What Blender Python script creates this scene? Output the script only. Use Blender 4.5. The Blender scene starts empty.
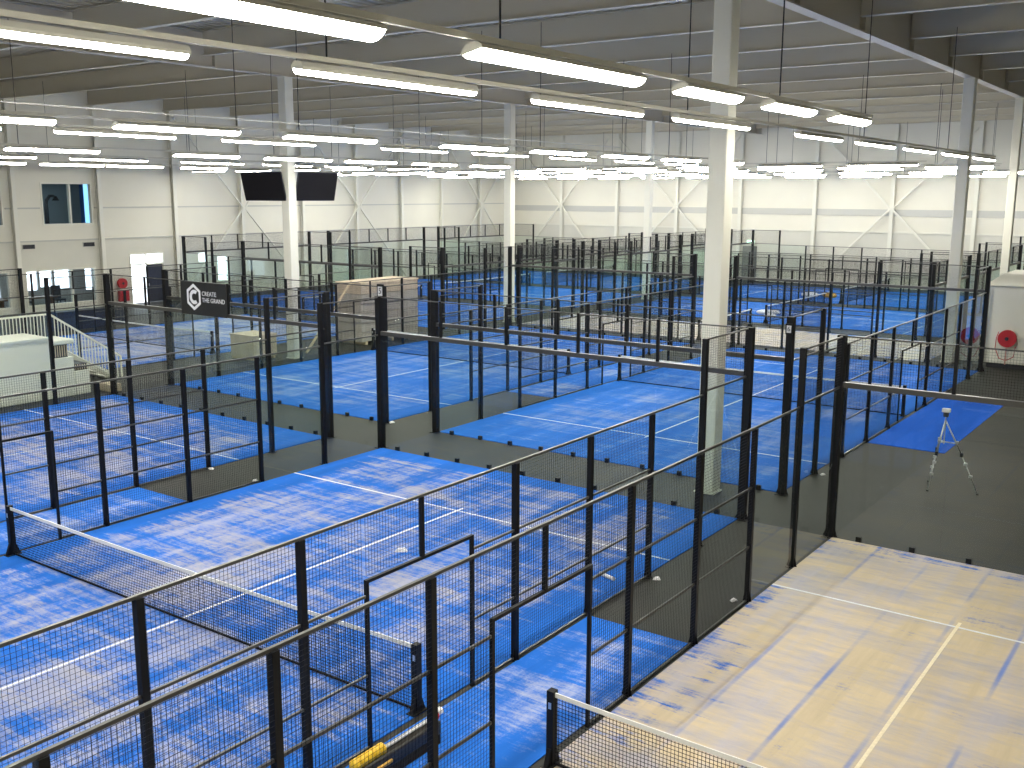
import bpy, math, random
from mathutils import Matrix, Vector
random.seed(7)
scene = bpy.context.scene
COL = scene.collection
R = math.radians

# ------------------------------------------------------------------ mesh building
class MB:
    def __init__(s): s.v = []; s.f = []
    def box(s, x0, x1, y0, y1, z0, z1):
        b = len(s.v)
        s.v += [(x0,y0,z0),(x1,y0,z0),(x1,y1,z0),(x0,y1,z0),(x0,y0,z1),(x1,y0,z1),(x1,y1,z1),(x0,y1,z1)]
        s.f += [(b,b+3,b+2,b+1),(b+4,b+5,b+6,b+7),(b,b+1,b+5,b+4),(b+1,b+2,b+6,b+5),(b+2,b+3,b+7,b+6),(b+3,b,b+4,b+7)]
        return s
    def hull(s, bottom, top):
        """prism between two loops of the same length (counter-clockwise from above)"""
        n = len(bottom); b = len(s.v)
        s.v += [tuple(p) for p in bottom] + [tuple(p) for p in top]
        s.f.append(tuple(b+i for i in reversed(range(n)))); s.f.append(tuple(b+n+i for i in range(n)))
        for i in range(n):
            j = (i+1) % n; s.f.append((b+i, b+j, b+n+j, b+n+i))
        return s
    def bar(s, p0, p1, w, h=None, up=(0,0,1)):
        h = w if h is None else h
        p0 = Vector(p0); p1 = Vector(p1); d = (p1-p0).normalized(); u = Vector(up)
        if abs(d.dot(u)) > .99: u = Vector((1,0,0))
        a = d.cross(u).normalized(); c = a.cross(d).normalized()
        q = [(-1,-1),(1,-1),(1,1),(-1,1)]
        lo = [p0 + a*(w/2*i) + c*(h/2*j) for i,j in q]; hi = [p1 + a*(w/2*i) + c*(h/2*j) for i,j in q]
        return s.hull(lo, hi)
    def tube(s, pts, r, n=8):
        pts = [Vector(p) for p in pts]; rings = []
        rr = r if isinstance(r, (list, tuple)) else [r]*len(pts)
        for i, p in enumerate(pts):
            d = (pts[min(i+1, len(pts)-1)] - pts[max(i-1, 0)]).normalized()
            u = Vector((0,0,1)) if abs(d.z) < .95 else Vector((1,0,0))
            a = d.cross(u).normalized(); c = d.cross(a)
            b = len(s.v); rings.append(b)
            s.v += [tuple(p + a*(rr[i]*math.cos(2*math.pi*k/n)) + c*(rr[i]*math.sin(2*math.pi*k/n))) for k in range(n)]
        for a, b in zip(rings, rings[1:]):
            for k in range(n):
                m = (k+1) % n; s.f.append((a+k, a+m, b+m, b+k))
        s.f.append(tuple(rings[0]+k for k in reversed(range(n)))); s.f.append(tuple(rings[-1]+k for k in range(n)))
        return s
    def lathe(s, prof, c=(0,0,0), axis='z', n=20):
        rings = []
        for r, h in prof:
            b = len(s.v); rings.append(b)
            for k in range(n):
                a = 2*math.pi*k/n; x, y = r*math.cos(a), r*math.sin(a)
                p = (x,y,h) if axis == 'z' else ((h,x,y) if axis == 'x' else (x,h,y))
                s.v.append((c[0]+p[0], c[1]+p[1], c[2]+p[2]))
        for a, b in zip(rings, rings[1:]):
            for k in range(n):
                m = (k+1) % n; s.f.append((a+k, a+m, b+m, b+k))
        s.f.append(tuple(rings[0]+k for k in reversed(range(n)))); s.f.append(tuple(rings[-1]+k for k in range(n)))
        return s
    def mesh(s, name, m, smooth=False):
        me = bpy.data.meshes.new(name); me.from_pydata(s.v, [], s.f); me.update()
        if m: me.materials.append(m)
        if smooth:
            for p in me.polygons: p.use_smooth = True
        return me
    def build(s, name, m, parent=None, loc=(0,0,0), smooth=False):
        return link(name, s.mesh(name, m, smooth), parent, loc)

def link(name, data, parent=None, loc=(0,0,0)):
    o = bpy.data.objects.new(name, data); COL.objects.link(o); o.location = loc
    if parent: o.parent = parent
    return o
def tag(o, label, cat, group=None, kind=None):
    o['label'] = label; o['category'] = cat
    if group: o['group'] = group
    if kind: o['kind'] = kind
    return o
def thing(name, label, cat, loc=(0,0,0), rz=0, group=None):
    o = bpy.data.objects.new(name, None); COL.objects.link(o); o.location = loc; o.rotation_euler.z = rz
    o.empty_display_size = .2
    return tag(o, label, cat, group)
def struct(o): o['kind'] = 'structure'; return o

def bevel(o, w, seg=2):
    m = o.modifiers.new('bevel', 'BEVEL'); m.width = w; m.segments = seg; m.limit_method = 'ANGLE'; return o

def text(name, body, size, m, parent, loc, center=False):
    c = bpy.data.curves.new(name, 'FONT'); c.body = body; c.size = size; c.extrude = .002
    if center: c.align_x = 'CENTER'; c.align_y = 'CENTER'
    tmp = bpy.data.objects.new('tmp', c); me = bpy.data.meshes.new_from_object(tmp); bpy.data.objects.remove(tmp); bpy.data.curves.remove(c)
    me.name = name; me.materials.clear(); me.materials.append(m)
    o = link(name, me, parent, loc); o.rotation_euler = (math.pi/2, 0, 0); return o

# ------------------------------------------------------------------ materials
def mat(name, col, rough=.6, metal=0., spec=.5, noise=None, bump=None):
    m = bpy.data.materials.new(name); m.use_nodes = True
    nt = m.node_tree; b = nt.nodes['Principled BSDF']
    b.inputs['Base Color'].default_value = (*col, 1); b.inputs['Roughness'].default_value = rough
    b.inputs['Metallic'].default_value = metal; b.inputs['Specular IOR Level'].default_value = spec
    if noise:
        sc, amt = noise
        t = nt.nodes.new('ShaderNodeTexCoord'); n = nt.nodes.new('ShaderNodeTexNoise')
        n.inputs['Scale'].default_value = sc; n.inputs['Detail'].default_value = 5
        nt.links.new(t.outputs['Object'], n.inputs['Vector'])
        r = nt.nodes.new('ShaderNodeMapRange'); r.inputs[1].default_value = .3; r.inputs[2].default_value = .7
        r.inputs[3].default_value = 1-amt; r.inputs[4].default_value = 1+amt
        nt.links.new(n.outputs['Fac'], r.inputs[0])
        x = nt.nodes.new('ShaderNodeVectorMath'); x.operation = 'SCALE'; x.inputs[0].default_value = col
        nt.links.new(r.outputs[0], x.inputs['Scale']); nt.links.new(x.outputs[0], b.inputs['Base Color'])
    return m
def emit(name, col, st):
    m = bpy.data.materials.new(name); m.use_nodes = True; nt = m.node_tree; nt.nodes.clear()
    e = nt.nodes.new('ShaderNodeEmission'); o = nt.nodes.new('ShaderNodeOutputMaterial')
    e.inputs[0].default_value = (*col, 1); e.inputs[1].default_value = st; nt.links.new(e.outputs[0], o.inputs[0]); return m
def glass(name, tint, refl=1.):
    m = bpy.data.materials.new(name); m.use_nodes = True; nt = m.node_tree; nt.nodes.clear(); N = nt.nodes.new; L = nt.links.new
    o = N('ShaderNodeOutputMaterial'); t = N('ShaderNodeBsdfTransparent'); g = N('ShaderNodeBsdfGlossy'); mx = N('ShaderNodeMixShader')
    f = N('ShaderNodeFresnel'); ge = N('ShaderNodeNewGeometry'); inv = N('ShaderNodeMath'); inv.operation = 'SUBTRACT'; inv.inputs[0].default_value = 1
    mu = N('ShaderNodeMath'); mu.operation = 'MULTIPLY'; m2 = N('ShaderNodeMath'); m2.operation = 'MULTIPLY'; m2.inputs[1].default_value = refl
    t.inputs[0].default_value = (*tint, 1); g.inputs['Roughness'].default_value = .02; f.inputs[0].default_value = 1.5
    L(ge.outputs['Backfacing'], inv.inputs[1]); L(f.outputs[0], mu.inputs[0]); L(inv.outputs[0], mu.inputs[1]); L(mu.outputs[0], m2.inputs[0])
    L(m2.outputs[0], mx.inputs[0]); L(t.outputs[0], mx.inputs[1]); L(g.outputs[0], mx.inputs[2]); L(mx.outputs[0], o.inputs[0]); return m

BLUE = (.016, .145, .60); SAND = (.62, .56, .50)
def turf(name, sand, w, sandcol=SAND, blue=BLUE, top=.85, seam=0., off=0., sand2=None):
    """blue carpet pile with brushed-in sand: streaks along and across the court, clean margins"""
    m = bpy.data.materials.new(name); m.use_nodes = True; nt = m.node_tree; N = nt.nodes.new; L = nt.links.new
    b = nt.nodes['Principled BSDF']; b.inputs['Roughness'].default_value = .9; b.inputs['Specular IOR Level'].default_value = .15
    tc = N('ShaderNodeTexCoord')
    def noise(sx, sy, sc, det=4, rough=.6, o=0.):
        mp = N('ShaderNodeMapping'); mp.inputs['Scale'].default_value = (sx, sy, 1); mp.inputs['Location'].default_value = (off+o, off*1.7-o, off)
        n = N('ShaderNodeTexNoise'); n.inputs['Scale'].default_value = sc; n.inputs['Detail'].default_value = det; n.inputs['Roughness'].default_value = rough
        L(tc.outputs['Object'], mp.inputs['Vector']); L(mp.outputs[0], n.inputs['Vector']); return n.outputs['Fac']
    def math_(op, a, c, clamp=False):
        q = N('ShaderNodeMath'); q.operation = op; q.use_clamp = clamp
        for i, z in enumerate((a, c)):
            if isinstance(z, (int, float)): q.inputs[i].default_value = z
            elif z is not None: L(z, q.inputs[i])
        return q.outputs[0]
    along = noise(1.6, .16, 1.1, 5, .65); across = noise(.22, 2.2, 1.2, 5, .65, 5.); blot = noise(.5, .5, .9, 4, .6, 9.); fine = noise(1, 1, 34, 3, .75); grain = noise(.6, 1.6, 9, 3, .7, 3.)
    scuff = noise(.5, 5.0, 1.6, 4, .7, 13.)
    v = math_('ADD', math_('MULTIPLY', along, .28), math_('MULTIPLY', across, .30))
    v = math_('ADD', v, math_('MULTIPLY', blot, .24)); v = math_('ADD', v, math_('MULTIPLY', scuff, .12)); v = math_('ADD', v, math_('ADD', math_('MULTIPLY', math_('SUBTRACT', fine, .5), .10), math_('MULTIPLY', math_('SUBTRACT', grain, .5), .16))); v = math_('ADD', v, .03)
    # distance from the court's edge
    sx = N('ShaderNodeSeparateXYZ'); L(tc.outputs['Object'], sx.inputs[0])
    dx = math_('SUBTRACT', w/2, math_('ABSOLUTE', sx.outputs[0], None)); dy = math_('SUBTRACT', 10., math_('ABSOLUTE', sx.outputs[1], None))
    e = math_('MINIMUM', dx, dy); e = math_('ADD', e, math_('MULTIPLY', math_('SUBTRACT', scuff, .5), 1.6))
    em = N('ShaderNodeMapRange'); em.inputs[1].default_value = .0; em.inputs[2].default_value = .9; em.inputs[3].default_value = -.10 if sand > .9 else -.16; em.inputs[4].default_value = 0; L(e, em.inputs[0])
    v = math_('ADD', v, em.outputs[0])
    t = .5 + (.5 - sand)*.26
    mr = N('ShaderNodeMapRange'); mr.interpolation_type = 'SMOOTHSTEP'; mr.inputs[1].default_value = t-.065; mr.inputs[2].default_value = t+.065
    mr.inputs[3].default_value = .0; mr.inputs[4].default_value = top; L(v, mr.inputs[0]); fac = mr.outputs[0]
    if seam:
        q = math_('ABSOLUTE', math_('SUBTRACT', math_('FRACT', math_('MULTIPLY', math_('ADD', sx.outputs[0], 10.4), 1.02), None), .5), None)
        s1 = N('ShaderNodeMapRange'); s1.inputs[1].default_value = .015; s1.inputs[2].default_value = .05; s1.inputs[3].default_value = 1; s1.inputs[4].default_value = 0; L(q, s1.inputs[0])
        ns = noise(.9, .25, 1.3, 3, .6, 21.)
        s2 = N('ShaderNodeMapRange'); s2.inputs[1].default_value = .42; s2.inputs[2].default_value = .66; L(ns, s2.inputs[0])
        fac = math_('SUBTRACT', fac, math_('MULTIPLY', math_('MULTIPLY', s1.outputs[0], s2.outputs[0]), seam), True)
    mx = N('ShaderNodeMix'); mx.data_type = 'RGBA'; L(fac, mx.inputs[0]); mx.inputs[6].default_value = (*blue, 1); mx.inputs[7].default_value = (*sandcol, 1)
    if sand2:
        m2 = N('ShaderNodeMix'); m2.data_type = 'RGBA'; m2.inputs[6].default_value = (*sandcol, 1); m2.inputs[7].default_value = (*sand2, 1)
        sm = N('ShaderNodeMapRange'); sm.inputs[1].default_value = .43; sm.inputs[2].default_value = .58
        L(math_('ADD', math_('MULTIPLY', noise(.35, 1.6, 1.3, 5, .7, 31.), .6), math_('MULTIPLY', along, .4)), sm.inputs[0]); L(sm.outputs[0], m2.inputs[0]); L(m2.outputs[2], mx.inputs[7])
    # pile: slight mottling of the yarn itself
    hv = N('ShaderNodeMapRange'); hv.inputs[1].default_value = .3; hv.inputs[2].default_value = .7; hv.inputs[3].default_value = .82; hv.inputs[4].default_value = 1.15; L(along, hv.inputs[0])
    sc = N('ShaderNodeVectorMath'); sc.operation = 'SCALE'; L(mx.outputs[2], sc.inputs[0]); L(hv.outputs[0], sc.inputs['Scale'])
    L(sc.outputs[0], b.inputs['Base Color'])
    bp = N('ShaderNodeBump'); bp.inputs['Strength'].default_value = .25; bp.inputs['Distance'].default_value = .01; L(fine, bp.inputs['Height']); L(bp.outputs[0], b.inputs['Normal'])
    return m

BLACK = mat('black_powder_coat', (.005,.005,.006), .5, 0, .25)
RAIL = mat('dusty_black_rail', (.04,.039,.035), .31, 0, 1.0)
WIRE = mat('black_wire', (.006,.006,.008), .6, 0, .3)
NETM = mat('net_cord', (.008,.009,.014), .8, 0, .2)
TAPE = mat('white_tape', (.82,.82,.80), .7)
LINE = mat('white_line_yarn', (.74,.76,.80), .9, 0, .1, (30., .08))
LINE_S = mat('cream_line_yarn', (.80,.72,.54), .9, 0, .1, (30., .08))
GLASS = glass('court_glass', (.955,.982,.968), 1.05)
PANE = glass('window_glass', (.85,.9,.92), .6)
WHITE = mat('white_paint', (.80,.79,.70), .5, 0, .4)
STEEL = mat('white_steel', (.78,.77,.68), .45, 0, .5)
WALL = mat('wall_cladding', (.77,.75,.65), .55, 0, .4, (.35, .03))
PLINTH = mat('wall_plinth', (.68,.67,.59), .7, 0, .3, (.5, .04))
GIRT = mat('grey_girt', (.54,.54,.50), .6)
ROOF = mat('roof_deck', (.60,.55,.43), .55, .0, .5, (.6, .06))
RAFT = mat('rafter_paint', (.62,.57,.45), .5, 0, .5)
GIRD = mat('girder_paint', (.52,.48,.40), .5, 0, .5)
HOUS = mat('fixture_housing', (.62,.60,.52), .5)
CABLE = mat('black_cable', (.012,.012,.012), .7)
RED = mat('red_enamel', (.50,.02,.03), .4)
DARK = mat('dark_grey', (.02,.022,.03), .5)
NAVY = mat('navy_laminate', (.018,.024,.05), .5)
GREY = mat('grey_door', (.16,.165,.16), .5)
ALU = mat('aluminium', (.72,.73,.74), .3, .9)
BEIGE = mat('cardboard', (.56,.47,.36), .85, 0, .2, (3., .08))
BEIGE2 = mat('grey_wrap', (.42,.39,.34), .6, 0, .4, (2., .1))
WOODM = mat('pale_timber', (.58,.47,.33), .7, 0, .2, (4., .1))
BROWN = mat('brown_wood', (.16,.085,.04), .5, 0, .4, (3., .2))
YEL = mat('yellow_plastic', (.80,.50,.02), .45)
ORANGE = mat('orange_sack', (.72,.40,.08), .7)
SACK = mat('white_sack', (.78,.78,.80), .7, 0, .3, (5., .06))
MAT_BLUE = turf('alley_turf', .32, 400., (.46,.47,.55), BLUE, .7, 0, 3.1)
MAT_PLAIN = turf('plain_alley_turf', .0, 400., (.40,.45,.60), (.008,.10,.56), .3, 0, 9.1)

def floor_mat():
    m = mat('dark_floor', (.045,.047,.043), .6, 0, .4); nt = m.node_tree; N = nt.nodes.new; L = nt.links.new; b = nt.nodes['Principled BSDF']
    tc = N('ShaderNodeTexCoord'); n = N('ShaderNodeTexNoise'); n.inputs['Scale'].default_value = .55; n.inputs['Detail'].default_value = 6
    L(tc.outputs['Object'], n.inputs['Vector'])
    n2 = N('ShaderNodeTexNoise'); n2.inputs['Scale'].default_value = 40; n2.inputs['Detail'].default_value = 2; L(tc.outputs['Object'], n2.inputs['Vector'])
    r = N('ShaderNodeValToRGB'); r.color_ramp.elements[0].position = .35; r.color_ramp.elements[0].color = (.011,.012,.010,1)
    r.color_ramp.elements[1].position = .72; r.color_ramp.elements[1].color = (.021,.021,.017,1); L(n.outputs['Fac'], r.inputs[0]); L(r.outputs[0], b.inputs['Base Color'])
    bp = N('ShaderNodeBump'); bp.inputs['Strength'].default_value = .06; bp.inputs['Distance'].default_value = .005; L(n2.outputs['Fac'], bp.inputs['Height']); L(bp.outputs[0], b.inputs['Normal'])
    return m
FLOOR = floor_mat()
LAMP = emit('lamp_diffuser', (1.0, .97, .86), 44.)
SIGNLIT = emit('exit_sign_face', (.55, 1., .75), 2.2)
BLUELIT = emit('blue_lit_window', (.28, .58, 1.), 1.1)

# ------------------------------------------------------------------ the hall
XL, YF, XR, YB, ZC = -36., 66., 24., -13., 12.25
struct(MB().box(XL-.3, XR+.3, YB-.3, YF+.3, -.2, 0).build('floor', FLOOR))

def wall_holes(name, axis, at, thick, u0, u1, v0, v1, holes, m):
    us = sorted({u0, u1, *[h[0] for h in holes], *[h[1] for h in holes]}); vs = sorted({v0, v1, *[h[2] for h in holes], *[h[3] for h in holes]})
    b = MB(); a0, a1 = min(at, at+thick), max(at, at+thick)
    for ua, ub in zip(us, us[1:]):
        run = None
        for va, vb in zip(vs, vs[1:]):
            um, vm = (ua+ub)/2, (va+vb)/2
            solid = not any(h[0] < um < h[1] and h[2] < vm < h[3] for h in holes)
            if solid: run = (run[0], vb) if run else (va, vb)
            if (not solid or vb == vs[-1]) and run:
                if axis == 'x': b.box(a0, a1, ua, ub, run[0], run[1])
                else: b.box(ua, ub, a0, a1, run[0], run[1])
                run = None
    return struct(b.build(name, m))
LOWIN = [(14.2, 19.6, .35, 2.37), (20.45, 24.7, .35, 2.37)]
UPWIN = [(16.4, 19.55, 4.75, 7.1), (21.7, 24.75, 4.75, 7.1)]
DOOR = (26.9, 29.3, 0, 3.0); ENTR = (31.75, 32.6, 2.15, 2.9); ENTR2 = (33.2, 34.2, .9, 2.6)
wl = wall_holes('wall_left', 'x', XL, -.25, YB, YF, 3.95, ZC, UPWIN, WALL)
wp = wall_holes('wall_left_plinth', 'x', XL, -.25, YB, YF, 0, 3.93, LOWIN + [DOOR, ENTR, ENTR2], PLINTH)
EXITD = (-14.15, -13.1, 0, 2.6)
struct(MB().box(XL-.25, XR, YF, YF+.25, 3.95, ZC).build('wall_far', WALL))
struct(MB().box(XL-.25, XR, YF, YF+.25, 0, 3.93).build('wall_far_plinth', PLINTH))
struct(MB().box(XR, XR+.25, YB, YF, 0, ZC).build('wall_right', WALL))
struct(MB().box(XL-.25, XR+.25, YB-.25, YB, 0, ZC).build('wall_back', WALL))
# corrugated roof deck: ribs run along the hall
b = MB(); x = XL - .25; pitch = .40
prof = []
while x < XR + .25:
    prof += [(x, ZC), (x+.20, ZC), (x+.24, ZC+.14), (x+.36, ZC+.14)]; x += pitch
n0 = len(prof)
b.v = [(px, YB-.25, pz) for px, pz in prof] + [(px, YF+.25, pz) for px, pz in prof]
b.f = [(i, i+n0, i+1+n0, i+1) for i in range(n0-1)]
t0 = len(b.v); b.v += [(XL-.3, YB-.3, ZC+.25), (XR+.4, YB-.3, ZC+.25), (XR+.4, YF+.3, ZC+.25), (XL-.3, YF+.3, ZC+.25)]; b.f.append((t0, t0+1, t0+2, t0+3))
struct(b.build('ceiling', ROOF))
# grey girt band on the far wall, thin joint rails on the left wall
struct(MB().box(XL+.02, XR-.02, YF-.06, YF, 5.08, 5.55).build('trim_1', GIRT))
struct(MB().box(XL, XL+.05, YB, 16.3, 5.66, 5.74).build('trim_2', GIRT)); struct(MB().box(XL, XL+.05, 24.85, YF-.08, 5.66, 5.74).build('trim_5', GIRT)); struct(MB().box(XL, XL+.05, 19.65, 21.6, 5.66, 5.74).build('trim_6', GIRT))
struct(MB().box(XL+.02, XR-.02, YF-.07, YF, 3.90, 4.02).build('trim_3', STEEL))
struct(MB().box(XL, XL+.06, YB, YF-.08, 3.88, 3.96).build('trim_4', GIRT))

def ibeam(mb, p0, p1, d, w, tf=.03, tw=.02):
    """horizontal I section along x or y; z given at the bottom"""
    (x0,y0,z), (x1,y1,_) = p0, p1
    if abs(x1-x0) > abs(y1-y0):
        mb.box(x0,x1,y0-w/2,y0+w/2,z,z+tf); mb.box(x0,x1,y0-tw/2,y0+tw/2,z+tf,z+d-tf); mb.box(x0,x1,y0-w/2,y0+w/2,z+d-tf,z+d)
    else:
        mb.box(x0-w/2,x0+w/2,y0,y1,z,z+tf); mb.box(x0-tw/2,x0+tw/2,y0,y1,z+tf,z+d-tf); mb.box(x0-w/2,x0+w/2,y0,y1,z+d-tf,z+d)
    return mb
ORD = ['first','second','third','fourth','fifth','sixth','seventh','eighth','ninth','tenth','eleventh','twelfth','thirteenth','fourteenth','fifteenth','sixteenth','seventeenth']
GX = [-13.1, 8.5]
for x, wd in zip(GX, ('over the columns left of the middle courts', 'running to the top right corner')):
    g = thing('roof_girder', f'deep grey steel roof girder {wd}', 'beam', (x, 0, 11.0), group='roof girders')
    ibeam(MB(), (0, YB+.05, .0), (0, YF-.05, .0), 1.22, .36, .035).build('girder_section', GIRD, g)
    for k in range(16): MB().box(-.16, .16, -.012, .012, .04, 1.18).build('stiffener', GIRD, g, (0, -9.25 + 4.95*k, 0))
RY = [-9.75 + 4.95*k for k in range(16)]
for k, y in enumerate(RY):
    n = len(RY)-1-k
    for (xa, xb, side) in ((XL+.05, GX[0]-.19, 'left bay'), (GX[0]+.19, GX[1]-.19, 'middle bay'), (GX[1]+.19, XR-.05, 'right bay')):
        o = ibeam(MB(), (xa, y, 11.36), (xb, y, 11.36), .86, .24, .03).build('roof_rafter', RAFT)
        tag(o, f'grey roof rafter, {ORD[n]} from the far wall, in the {side}', 'beam', 'roof rafters')
# columns: square hollow sections on base plates
def column(x, y, label, w=.42, top=11.0):
    c = thing('steel_column', label, 'column', (x, y, 0), group='tall white columns')
    o = MB().box(-w/2, w/2, -w/2, w/2, .03, top).build('shaft', STEEL, c); bevel(o, .03)
    MB().box(-w/2-.03, w/2+.03, -w/2-.03, w/2+.03, 0, .03).build('base_plate', STEEL, c)
    MB().box(-.2, .2, -.25, .25, top, top+.02).build('cap_plate', STEEL, c)
    return c
column(8.62, 11.5, 'tall white column in the alley behind the foreground court', top=10.98)
column(8.5, 34.0, 'white column at the right, left one of two under the corner girder', top=10.98)
column(8.5, 44.0, 'white column at the right edge, right one of two under the corner girder', .36, 10.98)
column(-13.1, 18.9, 'white column carrying the two black television screens', .42, 10.98)
column(-13.1, 33.7, 'slim white column in the middle distance, right of the beige stack', .42, 10.98)
column(-13.1, 48.5, 'slim white far column left of the tall foreground column', .40, 10.98)
# wall posts and cross braces
def post_l(y, label):
    b = MB(); b.box(.0, .03, -.12, .12, 0, 12.0).box(.03, .2, -.012, .012, 0, 12.0).box(.2, .23, -.12, .12, 0, 12.0)
    tag(b.build('wall_post', STEEL, None, (XL+.07, y, 0)), label, 'post', 'posts along the left wall')
def post_f(x, label):
    b = MB(); b.box(-.13, .13, -.03, 0, 0, 12.0).box(-.012, .012, -.2, -.03, 0, 12.0).box(-.13, .13, -.23, -.2, 0, 12.0)
    tag(b.build('wall_post', STEEL, None, (x, YF-.08, 0)), label, 'post', 'posts along the far wall')
LY = [9.8, 14.9, 20.06, 25.1, 30.15, 35.3, 40.6, 45.9, 50.8, 55.6, 60.7]
for k, y in enumerate(reversed(LY)): post_l(y, f'white steel wall post, {ORD[k]} from the far corner along the left wall')
FX = [-30.86, -25.4, -19.9, -14.5, -8.65, -3.08, 2.4, 7.9]
for k, x in enumerate(FX): post_f(x, f'white steel wall post, {ORD[k]} from the left corner along the far wall')
def brace(kind, c, h, label):
    t = thing('cross_brace', label, 'brace', (c if kind == 'f' else XL+.42, YF-.42 if kind == 'f' else c, 0), 0, 'wall cross braces')
    for sx in (-1, 1):
        for za, zb in ((5.55, .3), (5.65, 11.0)):
            p0, p1 = ((sx*.1, 0, za), (sx*h, 0, zb)) if kind == 'f' else ((0, sx*.1, za), (0, sx*h, zb))
            MB().bar(p0, p1, .11, .11).build('diagonal', STEEL, t)
    pl = MB()
    pl.box(*((-.22,.22,-.02,.02) if kind == 'f' else (-.02,.02,-.22,.22)), 5.35, 5.85); pl.build('gusset_plate', STEEL, t)
for c, w in ((-30.86, 'nearest the left corner'), (-19.9, 'just left of the tall column'), (-3.08, 'right of the tall column')):
    brace('f', c, 4.6 if c < -30 else 5.3, f'white steel cross brace on the far wall {w}')
for c, w in ((35.3, 'beside the television screens'), (45.9, 'in the middle of the wall'), (60.7, 'nearest the far corner')):
    brace('l', c, 5.0, f'white steel cross brace on the left wall {w}')

# windows, doors, vents and what lies behind them
def window(name, y0, y1, z0, z1, mull):
    t = bpy.data.objects.new(name, None); COL.objects.link(t); t.location = (XL, 0, 0); struct(t)
    f = MB(); w = .09
    f.box(-.2, .03, y0, y1, z0, z0+w).box(-.2, .03, y0, y1, z1-w, z1)
    for y in [y0+w/2] + mull + [y1-w/2]: f.box(-.2, .03, y-w/2, y+w/2, z0+w, z1-w)
    f.build('window_frame', STEEL, t)
    MB().box(-.11, -.095, y0+w, y1-w, z0+w, z1-w).build('window_pane', PANE, t)
window('window_1', *UPWIN[0], [18.0]); window('window_2', *UPWIN[1], [23.4])
window('window_3', *LOWIN[0], [16.0, 17.8]); window('window_4', *LOWIN[1], [23.2])
window('window_5', *ENTR, []); window('window_7', *ENTR2, [])
d1 = bpy.data.objects.new('door_1', None); COL.objects.link(d1); d1.location = (XL, 0, 0); struct(d1)
f = MB(); f.box(-.22, .04, 26.9, 26.98, 0, 3).box(-.22, .04, 29.22, 29.3, 0, 3).box(-.22, .04, 26.98, 29.22, 2.92, 3).box(-.22, .04, 26.98, 29.22, 2.28, 2.36).box(-.2, .0, 28.05, 28.1, 2.36, 2.92)
f.build('door_frame', STEEL, d1)
MB().box(-.14, -.09, 28.1, 29.22, .02, 2.28).build('door_leaf', NAVY, d1)
MB().bar((-.05, 28.2, 1.0), (-.05, 28.2, 1.15), .03, .03).build('door_handle', ALU, d1)
d2 = bpy.data.objects.new('door_2', None); COL.objects.link(d2); d2.location = (0, YF, 0); struct(d2)
MB().box(-14.2, -13.05, -.06, 0, 0, 2.65).build('door_frame', GREY, d2)
MB().box(-14.1, -13.15, -.09, -.06, .02, 2.55).build('door_leaf', GREY, d2)
MB().bar((-13.3, -.13, 1.0), (-13.3, -.13, 1.16), .03, .03).build('door_handle', ALU, d2)
s = thing('exit_sign', 'lit pale green exit sign above the grey far-wall door', 'sign', (-13.5, YF-.1, 2.95))
MB().box(-.32, .32, -.08, .0, -.14, .18).build('sign_case', WHITE, s); MB().box(-.29, .29, -.095, -.082, -.11, .15).build('sign_face', SIGNLIT, s)
for y, w in ((20.78, 'left'), (24.35, 'right')):
    v = thing('wall_vent', f'small dark wall vent below the upper window, {w} one', 'vent', (XL, y, 3.64), group='wall vents')
    MB().box(0, .05, -.36, .36, -.13, .13).build('vent_frame', GIRT, v)
    g = MB()
    for k in range(6): g.box(.05, .075, -.33, .33, -.11+.037*k, -.085+.037*k)
    g.build('vent_slats', DARK, v)
    MB().box(.045, .055, -.33, .33, -.11, .11).build('vent_backing', DARK, v)
# lounge behind the low windows, office behind the high one (setting)
LX0, LX1 = -38.6, XL-.26
LOUNGE = mat('lounge_wall', (.40,.40,.40), .7)
struct(MB().box(LX0, LX1, 12.5, 26.5, -.1, 0).build('floor_lounge', mat('lounge_floor', (.10,.075,.055), .5)))
struct(MB().box(LX0, LX1, 12.5, 26.5, 3.1, 3.2).build('ceiling_lounge', WHITE))
wall_holes('wall_lounge', 'x', LX0, -.15, 12.5, 26.5, 0, 3.1, [(15.4,17.6,.8,2.5),(18.9,20.4,.5,2.5),(21.7,22.6,1.0,2.5),(22.75,23.5,1.15,2.5),(23.65,24.6,1.0,2.5),(25.6,26.05,.8,2.6)], LOUNGE)
struct(MB().box(LX0, LX1, 12.35, 12.5, 0, 3.1).build('wall_lounge_left', LOUNGE)); struct(MB().box(LX0, LX1, 26.5, 26.65, 0, 3.1).build('wall_lounge_right', LOUNGE))
OFF = mat('office_wall', (.26,.32,.36), .7)
struct(MB().box(-39.5, LX1, 14, 28, 4.4, 4.5).build('floor_office', OFF)); struct(MB().box(-39.5, LX1, 14, 28, 7.4, 7.5).build('ceiling_office', OFF))
struct(MB().box(-39.6, -39.5, 14, 28, 4.5, 7.4).build('wall_office', OFF))
struct(MB().box(-39.5, LX1, 13.9, 14, 4.5, 7.4).build('wall_office_left', OFF)); struct(MB().box(-39.5, LX1, 28, 28.1, 4.5, 7.4).build('wall_office_right', OFF))
wo = bpy.data.objects.new('window_6', None); COL.objects.link(wo); wo.location = (-39.5, 0, 0); struct(wo)
MB().box(.0, .04, 26.15, 27.2, 4.5, 7.4).build('window_frame', mat('blue_frame', (.03,.14,.42), .5), wo); MB().box(.04, .06, 26.4, 26.85, 4.6, 7.2).build('window_pane', BLUELIT, wo)
ol = thing('office_fill_light', 'added unseen fill light brightening the room behind the upper window', 'light', (-37.8, 20.5, 7.355))  # added lamp, hidden from view, put in to brighten the office
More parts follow.
